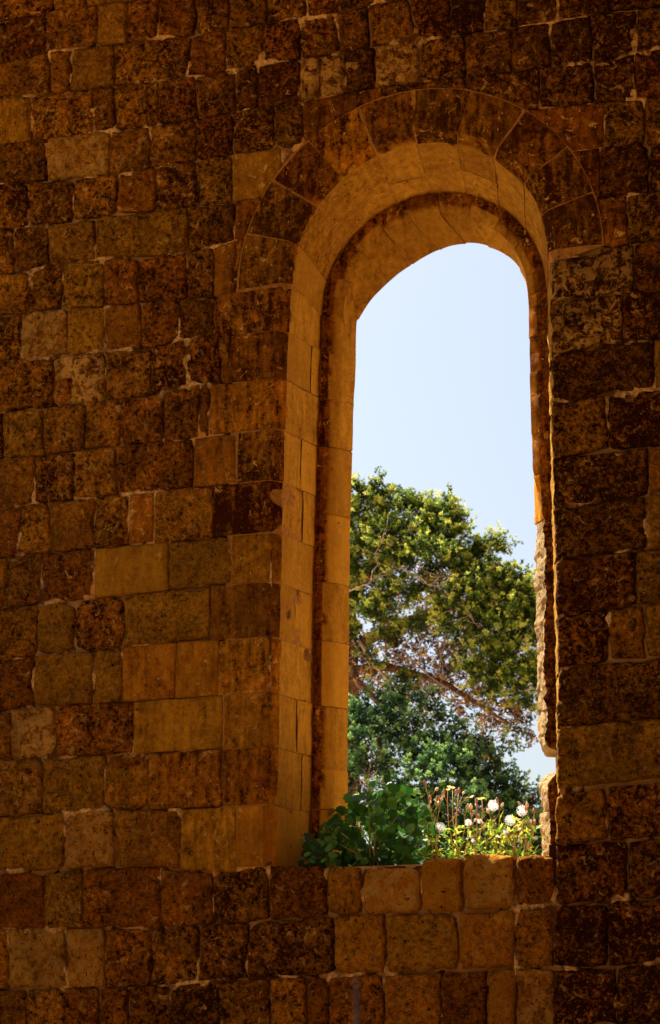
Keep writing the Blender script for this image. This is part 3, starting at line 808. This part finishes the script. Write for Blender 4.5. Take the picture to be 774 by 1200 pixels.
# ------------------------------------------------------------------ conifers outside
def tree(name, loc, label, blobs, mat, n_leaf, limbs, dead=None, seed=1, size=.05, twigs=()):
    rs = random.Random(seed)
    root = empty(name, loc, label, 'tree'); root['group'] = 'conifers growing outside the window'
    L0 = Vector(loc)
    V = []; Fc = []
    for pts, rads in limbs:
        tube(V, Fc, [Vector(p)-L0 for p in pts], rads, 8)
    link('trunk', mesh('trunk', V, Fc), M_BARK, root)
    for pts, r0 in twigs:
        V = []; Fc = []
        tube(V, Fc, [Vector(p)-L0 for p in pts], [r0*(1-.75*i/(len(pts)-1)) for i in range(len(pts))], 4)
        link('twig', mesh('twig', V, Fc), M_TWIG, root)
    def foliage(nm, blobs, mt, total, size):
        V = []; Fc = []; A = []
        tot = sum(w for *_, w in blobs)
        for (c, rad, w) in blobs:
            c = Vector(c); nclump = int(total*w/tot)
            for _ in range(nclump):
                # tuft position: biased to the shell of the pad
                if _ % 16 == 0:
                    d0 = Vector((rs.gauss(0, 1), rs.gauss(0, 1), rs.gauss(0, 1))).normalized()
                    rr = rs.uniform(.30, 1.0)**.5
                    sc_ = c+Vector((d0.x*rad[0], d0.y*rad[1], d0.z*rad[2]))*rr*(1+.55*mn.noise(Vector((d0.x*2.5, d0.y*2.5, d0.z*2.5))+c))
                    ax = (d0*.7+Vector((rs.uniform(-.6, .6), rs.uniform(-.6, .6), rs.uniform(-.1, .8)))).normalized()
                    ln_ = rs.uniform(.06, .17); wd_ = rs.uniform(.03, .065); cv = rs.uniform(-.2, .2)
                    skip = mn.noise(sc_*3.0+Vector((seed, 0, 0))) > .34
                if skip: continue
                tt = rs.random()
                d = Vector((rs.gauss(0, 1), rs.gauss(0, 1), rs.gauss(0, 1))).normalized()
                p = sc_+ax*(tt-.35)*2*ln_+d*wd_*(1.15-.8*tt)*rs.uniform(.3, 1)
                var = min(1, max(0, .10+.62*tt+cv*1.3+rs.uniform(-.12, .12)))  # lighter tips, darker bases: new growth plus painted highlight and shade
                grow = (ax*.9+d*.6).normalized()
                # a tuft: short branchlets fanning out, each a few scale-leaf slivers
                for b in range(rs.randint(6, 9)):
                    g = (grow+Vector((rs.gauss(0, .55), rs.gauss(0, .55), rs.gauss(0, .45)))).normalized()
                    s = g.cross(Vector((rs.gauss(0, 1), rs.gauss(0, 1), rs.gauss(0, 1)))).normalized()
                    ln = size*rs.uniform(.6, 1.3); wd = ln*rs.uniform(.16, .26)
                    k = len(V); P0 = p+g*size*.1
                    V.extend([P0, P0+g*ln*.5-s*wd*.8, P0+g*ln, P0+g*ln*.55+s*wd*.8])
                    nn = g.cross(s)*wd*.5
                    V[k+2] = V[k+2]+nn
                    Fc.append((k, k+1, k+2, k+3)); A.extend([min(1, max(0, var+rs.uniform(-.1, .1)))]*4)
        V = [v-L0 for v in V]
        me = mesh(nm, V, Fc, False); a = me.attributes.new('leafvar', 'FLOAT', 'POINT'); a.data.foreach_set('value', A)
        return link(nm, me, mt, root)
    foliage('crown', blobs, mat, n_leaf, size)
    if dead: foliage('dead_foliage', dead[0], M_DEAD, dead[1], size*.9)
    return root
def P(u, v, y): return at(u, v, y)
def pads(lst):
    out = []
    for (u, v, y, ru, rv, ry) in lst:
        c = P(u, v, y); s = (y+13.3)*1.08/F
        out.append((c, (ru*s, ry, rv*s), max(45, ru*rv*(ry+.3))*(.28 if u < 395 or u > 650 or v > 1020 else 1)))
    return out
up_pads = pads([
 (425, 577, 13.6, 10, 8, .15), (433, 590, 13.8, 16, 12, .3), (470, 600, 14, 34, 20, .5), (415, 615, 14, 22, 24, .5), (505, 601, 14, 10, 10, .2), (522, 606, 13.9, 18, 10, .25), (515, 625, 14, 34, 22, .5), (455, 635, 13.6, 36, 22, .4),
 (552, 650, 14, 26, 14, .3), (578, 632, 13.8, 10, 5, .12), (560, 674, 14, 34, 22, .5), (600, 686, 14, 30, 15, .4), (636, 698, 14.1, 26, 18, .4), (500, 655, 13.5, 40, 18, .4), (425, 660, 13.8, 26, 14, .4),
 (600, 712, 13.9, 36, 22, .5), (545, 700, 13.5, 34, 20, .4), (470, 690, 13.4, 34, 12, .3), (420, 700, 13.9, 22, 16, .3), (630, 730, 14, 24, 26, .5), (580, 735, 13.6, 32, 22, .4), (535, 725, 13.5, 24, 16, .3),
 (450, 715, 13.5, 26, 14, .3), (600, 775, 13.8, 30, 22, .4), (560, 775, 13.5, 14, 24, .2), (575, 800, 13.6, 14, 18, .2), (630, 790, 14, 18, 22, .3), (612, 815, 13.9, 14, 16, .2), (415, 745, 14.2, 12, 14, .2),
 (380, 640, 14, 34, 50, .8), (330, 620, 14.4, 50, 60, 1.0), (350, 720, 14.4, 40, 60, .8), (680, 720, 14.3, 40, 50, .8), (730, 780, 14.5, 40, 60, .8), (270, 700, 15, 60, 90, 1.2),
 (440, 566, 13.6, 7, 4, .08), (418, 568, 13.6, 5, 4, .08), (448, 577, 13.6, 6, 4, .08), (528, 592, 13.9, 7, 4, .1), (536, 606, 13.9, 6, 5, .1), (588, 640, 13.9, 9, 4, .1), (488, 590, 13.9, 8, 5, .1),
 (455, 740, 13.9, 14, 10, .2), (435, 770, 13.9, 10, 12, .2), (490, 730, 13.7, 16, 9, .2), (470, 800, 14, 12, 10, .2), (540, 760, 13.8, 8, 16, .2), (610, 850, 14, 8, 10, .15)])
dead_pads = pads([(470, 745, 14.3, 34, 22, .4), (450, 775, 14.5, 30, 24, .4), (500, 780, 14.6, 36, 26, .5), (525, 745, 14.5, 34, 26, .4), (555, 790, 14.6, 40, 30, .5), (480, 815, 14.6, 40, 20, .4), (590, 840, 14.4, 30, 16, .3),
 (620, 852, 14.4, 12, 18, .2), (545, 840, 14.6, 44, 18, .4), (420, 790, 14.8, 20, 30, .4), (595, 800, 14.6, 30, 40, .4), (600, 870, 14.4, 8, 10, .1),
 (430, 650, 15.0, 30, 50, .4), (480, 660, 15.0, 40, 40, .4), (540, 690, 15.0, 40, 40, .4), (600, 730, 15.0, 40, 40, .4), (480, 720, 15.0, 50, 30, .4), (600, 780, 15.0, 40, 30, .3)])
def wob(a, b, n, amp, seed):
    rs = random.Random(seed); a = Vector(a); b = Vector(b); out = []
    for i in range(n+1):
        f = i/n; q = a.lerp(b, f); w = amp*sin(pi*f)
        out.append(q+Vector((rs.uniform(-w, w), rs.uniform(-w, w), rs.uniform(-w, w)*.7+.0)))
    return out
tw = []
for k, (a, b, r_) in enumerate([((395, 700), (475, 660), .012), ((435, 680), (455, 605), .008), ((470, 665), (540, 705), .012), ((520, 690), (545, 715), .008), ((505, 672), (520, 695), .008), ((540, 700), (560, 735), .008),
        ((500, 700), (520, 790), .012), ((540, 700), (505, 800), .014), ((520, 740), (570, 790), .01), ((560, 760), (530, 830), .01), ((470, 760), (560, 850), .014), ((420, 750), (500, 860), .03), ((440, 770), (480, 850), .014), ((480, 800), (620, 850), .016),
        ((545, 710), (548, 800), .008), ((530, 705), (480, 770), .008), ((555, 730), (590, 800), .008), ((520, 760), (500, 830), .01), ((410, 740), (440, 800), .014), ((575, 760), (610, 850), .01), ((500, 745), (455, 790), .008)]):
    y = 13.1 if k < 6 else 14.1
    A, B = P(a[0], a[1], y), P(b[0], b[1], y+.2)
    main = wob(A, B, 7, .07, k); tw.append((main, r_))
    rs = random.Random(k)
    for j in range(5):
        s = main[rs.randint(2, 7)]; tw.append((wob(s, s+Vector((rs.uniform(-.25, .25), rs.uniform(-.2, .2), rs.uniform(-.2, .15))), 4, .03, k*9+j), r_*.5))
tb = P(430, 800, 15.2); t0 = Vector((tb.x-.6, 15.4, 0))
limbs = [([t0, t0+Vector((.1, 0, 2.0)), t0+Vector((.25, -.1, 4.0)), P(405, 740, 15.1), P(400, 640, 14.8), P(415, 590, 14.4)], [.32, .27, .24, .17, .10, .03]),
         ([P(395, 770, 15.1), P(440, 745, 14.8), P(510, 715, 14.4), P(570, 700, 14.1), P(630, 700, 14)], [.10, .08, .06, .04, .02]),
         ([P(395, 790, 15.1), P(450, 780, 14.8), P(520, 800, 14.5), P(600, 850, 14.3)], [.08, .06, .04, .015]),
         ([P(400, 700, 15), P(450, 660, 14.5), P(500, 630, 14.2), P(520, 605, 14)], [.09, .06, .035, .01]),
         ([P(395, 740, 15.1), P(420, 800, 14.6), P(470, 850, 14.3), P(520, 880, 14.1)], [.06, .045, .03, .01]),
         ([P(405, 700, 15.0), P(340, 650, 14.8), P(290, 640, 14.8)], [.1, .06, .02])]
tree('conifer_tree', t0, 'tall light green conifer with brown twiggy heart filling the window middle', up_pads, M_CONA, 76000, limbs, (dead_pads, 20000), 3, .036, tw)
low_pads = pads([(440, 835, 12.8, 36, 16, .4), (425, 860, 12.6, 26, 22, .4), (470, 855, 12.8, 30, 16, .4), (440, 890, 12.5, 24, 22, .4), (500, 880, 12.8, 36, 18, .4), (530, 900, 12.5, 40, 20, .4), (490, 920, 12.3, 40, 18, .4), (560, 900, 12.9, 34, 20, .4),
 (585, 925, 12.8, 30, 18, .4), (540, 945, 12.4, 46, 24, .5), (470, 955, 12.4, 46, 26, .5), (610, 935, 12.9, 24, 14, .3), (595, 960, 12.7, 40, 20, .4), (545, 872, 13.1, 20, 12, .3), (455, 815, 13.2, 16, 8, .2), (480, 822, 13.3, 30, 12, .3), (520, 850, 13.3, 30, 12, .3), (570, 878, 13.3, 30, 12, .3), (500, 985, 12.4, 70, 24, .5), (400, 920, 12.9, 12, 60, .4), (600, 1000, 12.6, 70, 26, .5),
 (380, 880, 12.8, 30, 60, .6), (330, 940, 13, 60, 70, .8), (680, 1000, 13, 60, 50, .8), (500, 1050, 12.8, 120, 50, 1.0)])
tb = P(470, 1000, 13.6); t1 = Vector((tb.x, 13.7, 0))
limbs2 = [([t1, t1+Vector((0, 0, 1.6)), t1+Vector((.05, -.1, 3.0)), P(455, 920, 13.4), P(440, 850, 13.1)], [.20, .17, .13, .07, .02]),
          ([P(465, 960, 13.5), P(520, 920, 13.1), P(580, 925, 12.9)], [.07, .05, .015]), ([P(460, 930, 13.4), P(500, 890, 13.1), P(545, 870, 13)], [.05, .035, .01])]
tree('conifer_tree', t1, 'lower dark green conifer with dense feathery branches behind the sill plants', low_pads, M_CONB, 52000, limbs2, (pads([(430, 900, 13.3, 16, 30, .2), (560, 880, 13.4, 30, 14, .2), (600, 950, 13.2, 30, 16, .3)]), 2500), 5, .035)

# ------------------------------------------------------------------ plants on the sill
def leaf_mesh(k):
    rs = random.Random(k); out = []; n = 9
    V = [Vector((0, 0, 0))]; Fc = []
    # heart-shaped, coarsely toothed blade along +X, cupped
    rim = []
    for i in range(2*n+1):
        t = -1+i/n                      # -1..1 round the rim
        a = t*pi*.94
        r = .5*(1+.30*cos(a)+.12*cos(3*a))*(1.0+(.10 if i % 2 else -.09))
        x = .42+r*cos(a)*.92; y = r*sin(a)*.98
        rim.append((x, y))
    V = [Vector((.42, 0, .0))]
    for (x, y) in rim: V.append(Vector((x, y, -.16*abs(y)**1.3-.10*max(0, x-.5)+rs.uniform(-.03, .03)+.05)))
    V.append(Vector((0, 0, -.02)))
    m = len(rim)
    for i in range(m-1): Fc.append((0, 1+i, 2+i))
    Fc.append((0, m, m+1)); Fc.append((0, m+1, 1))
    me = mesh('leaf', V, Fc, True); me.materials.append(M_LEAF); return me
LM = [leaf_mesh(k) for k in range(4)]
def leafy_plant():
    base = at(438, 1012, .38); base.z = 2.95
    root = empty('leafy_plant', base, 'bushy dark green broad-leaved plant growing at the left end of the sill', 'plant')
    rs = random.Random(11)
    targets = []
    reg = [(432, 928), (455, 925), (470, 935), (480, 945), (492, 950), (485, 965), (495, 975), (470, 960), (450, 945), (435, 945), (420, 940), (425, 960), (405, 958), (398, 955), (412, 975), (388, 972), (380, 985), (370, 990), (362, 985), (366, 998), (385, 1000), (400, 990),
           (420, 990), (440, 965), (440, 985), (455, 975), (460, 995), (475, 985), (490, 995), (478, 1005), (445, 1005), (425, 1005), (405, 1005), (392, 1010), (465, 1012), (430, 1015), (372, 980), (395, 975), (360, 998), (455, 1008)]
    V = []; Fc = []
    tips = []
    for i, (u, v) in enumerate(reg):
        for rep in range(8 if i < 36 else 3):
            y = rs.uniform(.12, .62)
            if u < 398 : y = rs.uniform(.05, .3)
            t = at(u+rs.uniform(-9, 9), v+rs.uniform(-8, 9), y)
            t.z = max(t.z, 3.0)
            tips.append((t, u, v))
    nst = 13; stems = []
    for s in range(nst):
        u, v = reg[(s*3) % 36]; t = at(u, v, rs.uniform(.15, .5))
        b = base+Vector((rs.uniform(-.14, .14), rs.uniform(-.12, .12), -.02))
        mid = b.lerp(t, .5)+Vector((0, 0, .07)); pts = [b, b.lerp(mid, .5)+Vector((0, 0, .03)), mid, mid.lerp(t, .6)+Vector((0, 0, .02)), t]
        stems.append(pts); V = []; Fc = []
        tube(V, Fc, [p-base for p in pts], [.006, .005, .0045, .0035, .002], 5)
        link('stem', mesh('stem', V, Fc), M_STEM, root)
    V = []; Fc = []; rj = random.Random(21)
    for k in range(330):
        u, v = reg[rj.randrange(len(reg))]; t = at(u+rj.uniform(-13, 13), v+rj.uniform(-4, 20), rj.uniform(.2, .6)); t.z = max(t.z, 2.98)
        d = Vector((rj.uniform(-1, 1), rj.uniform(-.6, .3), rj.uniform(-.8, .5))).normalized(); nr = Vector((rj.uniform(-.8, .8), -1, rj.uniform(-.2, 1)))
        nr = (nr-d*nr.dot(d)).normalized(); si = nr.cross(d); sc = rj.uniform(.035, .07); b = len(V)
        lm = LM[k % 4]
        V.extend([t-base+(d*q.co.x+si*q.co.y+nr*q.co.z)*sc for q in lm.vertices]); Fc.extend([tuple(b+i_ for i_ in p.vertices) for p in lm.polygons])
    o = link('inner_leaves', mesh('inner_leaves', V, Fc), M_LEAF, root); o['kind'] = 'stuff'
    for k, (t, u, v) in enumerate(tips):
        o = bpy.data.objects.new('leaf', LM[k % 4]); COL.objects.link(o); o.parent = root
        # petiole direction away from the nearest stem
        st = min((p for s in stems for p in s), key=lambda p: (p-t).length)
        d = (t-st); d = d.normalized() if d.length > .02 else Vector((rs.uniform(-1, 1), rs.uniform(-1, 1), .2)).normalized()
        o.location = t-base
        d = (d+Vector((rs.uniform(-.5, .5), -.25, rs.uniform(-.6, .25)))).normalized()
        q = d.to_track_quat('X', 'Z')
        from mathutils import Matrix
        nrm = Vector((rs.uniform(-.7, .7), -1, rs.uniform(-.1, .9))); nrm = (nrm-d*nrm.dot(d)).normalized()
        o.rotation_mode = 'QUATERNION'
        o.rotation_quaternion = Matrix((d, nrm.cross(d), nrm)).transposed().to_quaternion()
        sc = rs.uniform(.036, .068)*(0.72 if u < 375 else 1); o.scale = (sc, sc, sc)
leafy_plant()

def fluff_mesh():
    rs = random.Random(2); V = []; Fc = []; r = 1.0
    for i in range(110):
        z = 1-2*(i+.5)/110; a = i*2.39996; s = sqrt(1-z*z); d = Vector((s*cos(a), s*sin(a), z))
        o = d.orthogonal().normalized(); o2 = d.cross(o)
        b = len(V); w = .012
        V.extend([o*w, -o*w, d*.86-o*w, d*.86+o*w]); Fc.append((b, b+1, b+2, b+3))
        for k in range(5):
            t = k*2*pi/5+rs.random(); e = (o*cos(t)+o2*sin(t)); f = d.cross(e)
            b = len(V); p = d*.86
            V.extend([p-f*.02, p+f*.02, p+e*.20+d*.13]); Fc.append((b, b+1, b+2))
    return mesh('seed_head', V, Fc, False)
FL = fluff_mesh(); FL.materials.append(M_FLUFF)
def ball(name, mat, squash=1.0, n=6):
    bm = bmesh.new(); bmesh.ops.create_uvsphere(bm, u_segments=n, v_segments=n, radius=1)
    for v in bm.verts:
        v.co.z *= squash
        if v.co.z > .3: v.co.x *= .75; v.co.y *= .75
    me = bpy.data.meshes.new(name); bm.to_mesh(me); bm.free(); me.materials.append(mat); return me
BUD = ball('bud', M_BUD, 1.6); 
def flower_mesh():
    V = []; Fc = []
    for k in range(10):
        a = k*2*pi/10; c, s = cos(a), sin(a); b = len(V)
        V.extend([Vector((.15*c-.12*s, .15*s+.12*c, .1)), Vector((.15*c+.12*s, .15*s-.12*c, .1)), Vector((c-.0*s+.14*s, s-.14*c, .35)), Vector((c-.14*s, s+.14*c, .35))]); Fc.append((b, b+1, b+2, b+3))
    b = len(V); V.append(Vector((0, 0, -.6)))
    for k in range(8): a = k*2*pi/8; V.append(Vector((.35*cos(a), .35*sin(a), .12)))
    for k in range(8): Fc.append((b, b+1+k, b+1+(k+1) % 8))
    V.append(Vector((0, 0, .2)))
    for k in range(8): Fc.append((len(V)-1, b+1+(k+1) % 8, b+1+k))
    me = mesh('flower', V, Fc, False); me.materials.append(M_YEL); return me
FLW = flower_mesh()
def wleaf():
    V = [Vector(p) for p in ((0, 0, 0), (.25, .12, .03), (.3, .05, .03), (.55, .17, .02), (.6, .07, .02), (1, 0, -.12), (.6, -.07, .02), (.55, -.17, .02), (.3, -.05, .03), (.25, -.12, .03))]
    me = mesh('leaf', V, [(0, 1, 2, 8, 9), (2, 3, 4, 6, 7, 8), (4, 5, 6)], False); me.materials.append(M_WLEAF); return me
WL = wleaf()
def put(me, name, parent, loc, d, sc, roll=0.0):
    from mathutils import Quaternion
    o = bpy.data.objects.new(name, me); COL.objects.link(o); o.parent = parent; o.location = loc
    o.rotation_mode = 'QUATERNION'; ax = 'X' if me is WL else 'Z'
    o.rotation_quaternion = Vector(d).normalized().to_track_quat(ax, 'Y' if ax == 'Z' else 'Z') @ Quaternion((1, 0, 0) if ax == 'X' else (0, 0, 1), roll)
    o.scale = (sc, sc, sc); return o
def weed(u0, tops, label, seed, y, nleaf=22, spread=17):
    """tops: (u, v, kind) kind w=white seed head (radius px), y=yellow flower, b=dry bud"""
    rs = random.Random(seed)
    base = at(u0, 1000, y); base.z = 2.98
    root = empty('flowering_weed', base, label, 'plant', 'flowering weeds on the sill')
    for (u, v, kind, r_) in tops:
        yy = y+rs.uniform(-.06, .06); t = at(u, v, yy)
        b = base+Vector((rs.uniform(-.05, .035), rs.uniform(-.04, .04), -.03))
        mid = b.lerp(t, .55)+Vector((rs.uniform(-.03, .03), rs.uniform(-.02, .02), rs.uniform(0, .03)))
        pts = [b, b.lerp(mid, .5)+Vector((rs.uniform(-.01, .01), 0, .0)), mid, mid.lerp(t, .5)+Vector((rs.uniform(-.008, .008), 0, .01)), t]
        V = []; Fc = []; tube(V, Fc, [p-base for p in pts], [.0042, .0036, .003, .0024, .0018], 5)
        # a couple of side branchlets
        sides = []
        for _ in range(2):
            s = pts[rs.randint(2, 3)]; e = s+Vector((rs.uniform(-.06, .06), rs.uniform(-.03, .03), rs.uniform(.03, .08)))
            tube(V, Fc, [s-base, s.lerp(e, .5)-base+Vector((.004, 0, 0)), e-base], [.0022, .0018, .0014], 4); sides.append((s, e))
        st = link('stem', mesh('stem', V, Fc), M_STEM if rs.random() < .55 else M_DRY, root)
        for (s, e) in sides: put(BUD, 'bud', root, e-base, e-s, rs.uniform(.006, .010))
        d = (t-pts[3])
        if kind == 'w': put(FL, 'seed_head', root, t-base, Vector((.2, -1, .5)), r_*.0047)
        elif kind == 'y':
            for q in range(2): put(FLW, 'flower', root, t-base+Vector((rs.uniform(-.02, .02), 0, rs.uniform(-.01, .01))), Vector((rs.uniform(-.4, .4), -.6, 1)), .014)
        else:
            put(BUD, 'bud', root, t-base, d, .012)
    for _ in range(nleaf*2):
        h = rs.random()**1.5; p = base+Vector((rs.uniform(-1, 1)*spread*.0052, rs.uniform(-.08, .08), .0+h*.22))
        put(WL, 'leaf', root, p-base, Vector((rs.uniform(-1, 1), rs.uniform(-1, .4), rs.uniform(-.2, .9))), rs.uniform(.045, .085), rs.uniform(-1, 1))
weed(508, [(516, 969.5, 'w', 7), (498, 917, 'b', 0), (513, 935, 'b', 0), (520, 928, 'b', 0), (504, 935, 'b', 0)], 'thin weed with one small white seed head, next to the bushy dark plant', 1, .35, 26)
weed(536, [(531, 925, 'y', 0), (538, 926, 'b', 0), (549, 964, 'w', 5), (525, 924, 'y', 0), (548, 945, 'b', 0)], 'tall thin weed with dry buds and one very small white seed head, mid sill', 2, .4, 30)
weed(560, [(557, 935, 'y', 0), (565, 936, 'y', 0), (562, 962, 'w', 3.5), (552, 945, 'b', 0), (555, 985, 'w', 3)], 'weed topped by pale yellow flowers between the small and the large seed heads', 3, .42, 34)
weed(585, [(578.5, 944, 'w', 7.5), (583, 938, 'b', 0), (572, 950, 'b', 0), (590, 975, 'b', 0)], 'weed carrying the highest large round white seed head on a reddish stem', 4, .4, 30)
weed(600, [(598, 961.5, 'w', 7.5), (593, 975, 'w', 4), (604, 972, 'b', 0), (610, 985, 'w', 3.5)], 'low spreading weed with a large white seed head just below the other two', 5, .3, 34)
weed(618, [(612, 950, 'w', 7.5), (618, 943, 'b', 0), (626, 950, 'b', 0), (624, 965, 'b', 0), (621, 962, 'w', 3), (628, 982, 'w', 3)], 'weed with a large white seed head touching the crumbled right jamb', 6, .38, 26)
def dry_grass():
    rs = random.Random(8); base = at(420, 1000, .55); base.z = 3.02
    root = empty('dry_grass_tuft', base, 'tuft of pale dry grass stalks behind the left end of the bushy plant', 'grass')
    for (u, v) in [(428, 905), (434, 898), (424, 915), (438, 908), (419, 930), (430, 925)]:
        t = at(u, v, .55); b = base+Vector((rs.uniform(-.04, .04), 0, -.02)); V = []; Fc = []
        tube(V, Fc, [b-base, b.lerp(t, .5)-base+Vector((rs.uniform(-.02, .02), 0, 0)), t-base], [.0035, .0028, .0015], 4)
        for k in range(5):
            p = b.lerp(t, 1-.06*k)-base; e = p+Vector((rs.uniform(-.03, .03), 0, .03)); tube(V, Fc, [p, e], [.003, .001], 3)
        link('stalk', mesh('stalk', V, Fc), M_DRY, root)
dry_grass()

# ------------------------------------------------------------------ out-of-focus iron spike close to the viewer
def spike():
    y = -10.2; t = at(418.5, 1142, y); b = Vector((t.x, y, 0))
    root = empty('railing_spike', b, 'slim grey metal spike blurred close to the viewer at the bottom edge', 'spike')
    prof = [(0, .02), (.01, .009), (t.z-.30, .0065), (t.z-.16, .006), (t.z-.06, .004), (t.z, .0015)]
    V = []; Fc = []; tube(V, Fc, [Vector((0, 0, z)) for z, _ in prof], [r for _, r in prof], 12)
    link('rod', mesh('rod', V, Fc), M_IRON, root)
    V = []; Fc = []; tube(V, Fc, [Vector((0, 0, .0)), Vector((0, 0, .02)), Vector((0, 0, .03))], [.05, .05, .02], 16)
    link('foot', mesh('foot', V, Fc), M_IRON, root)
spike()
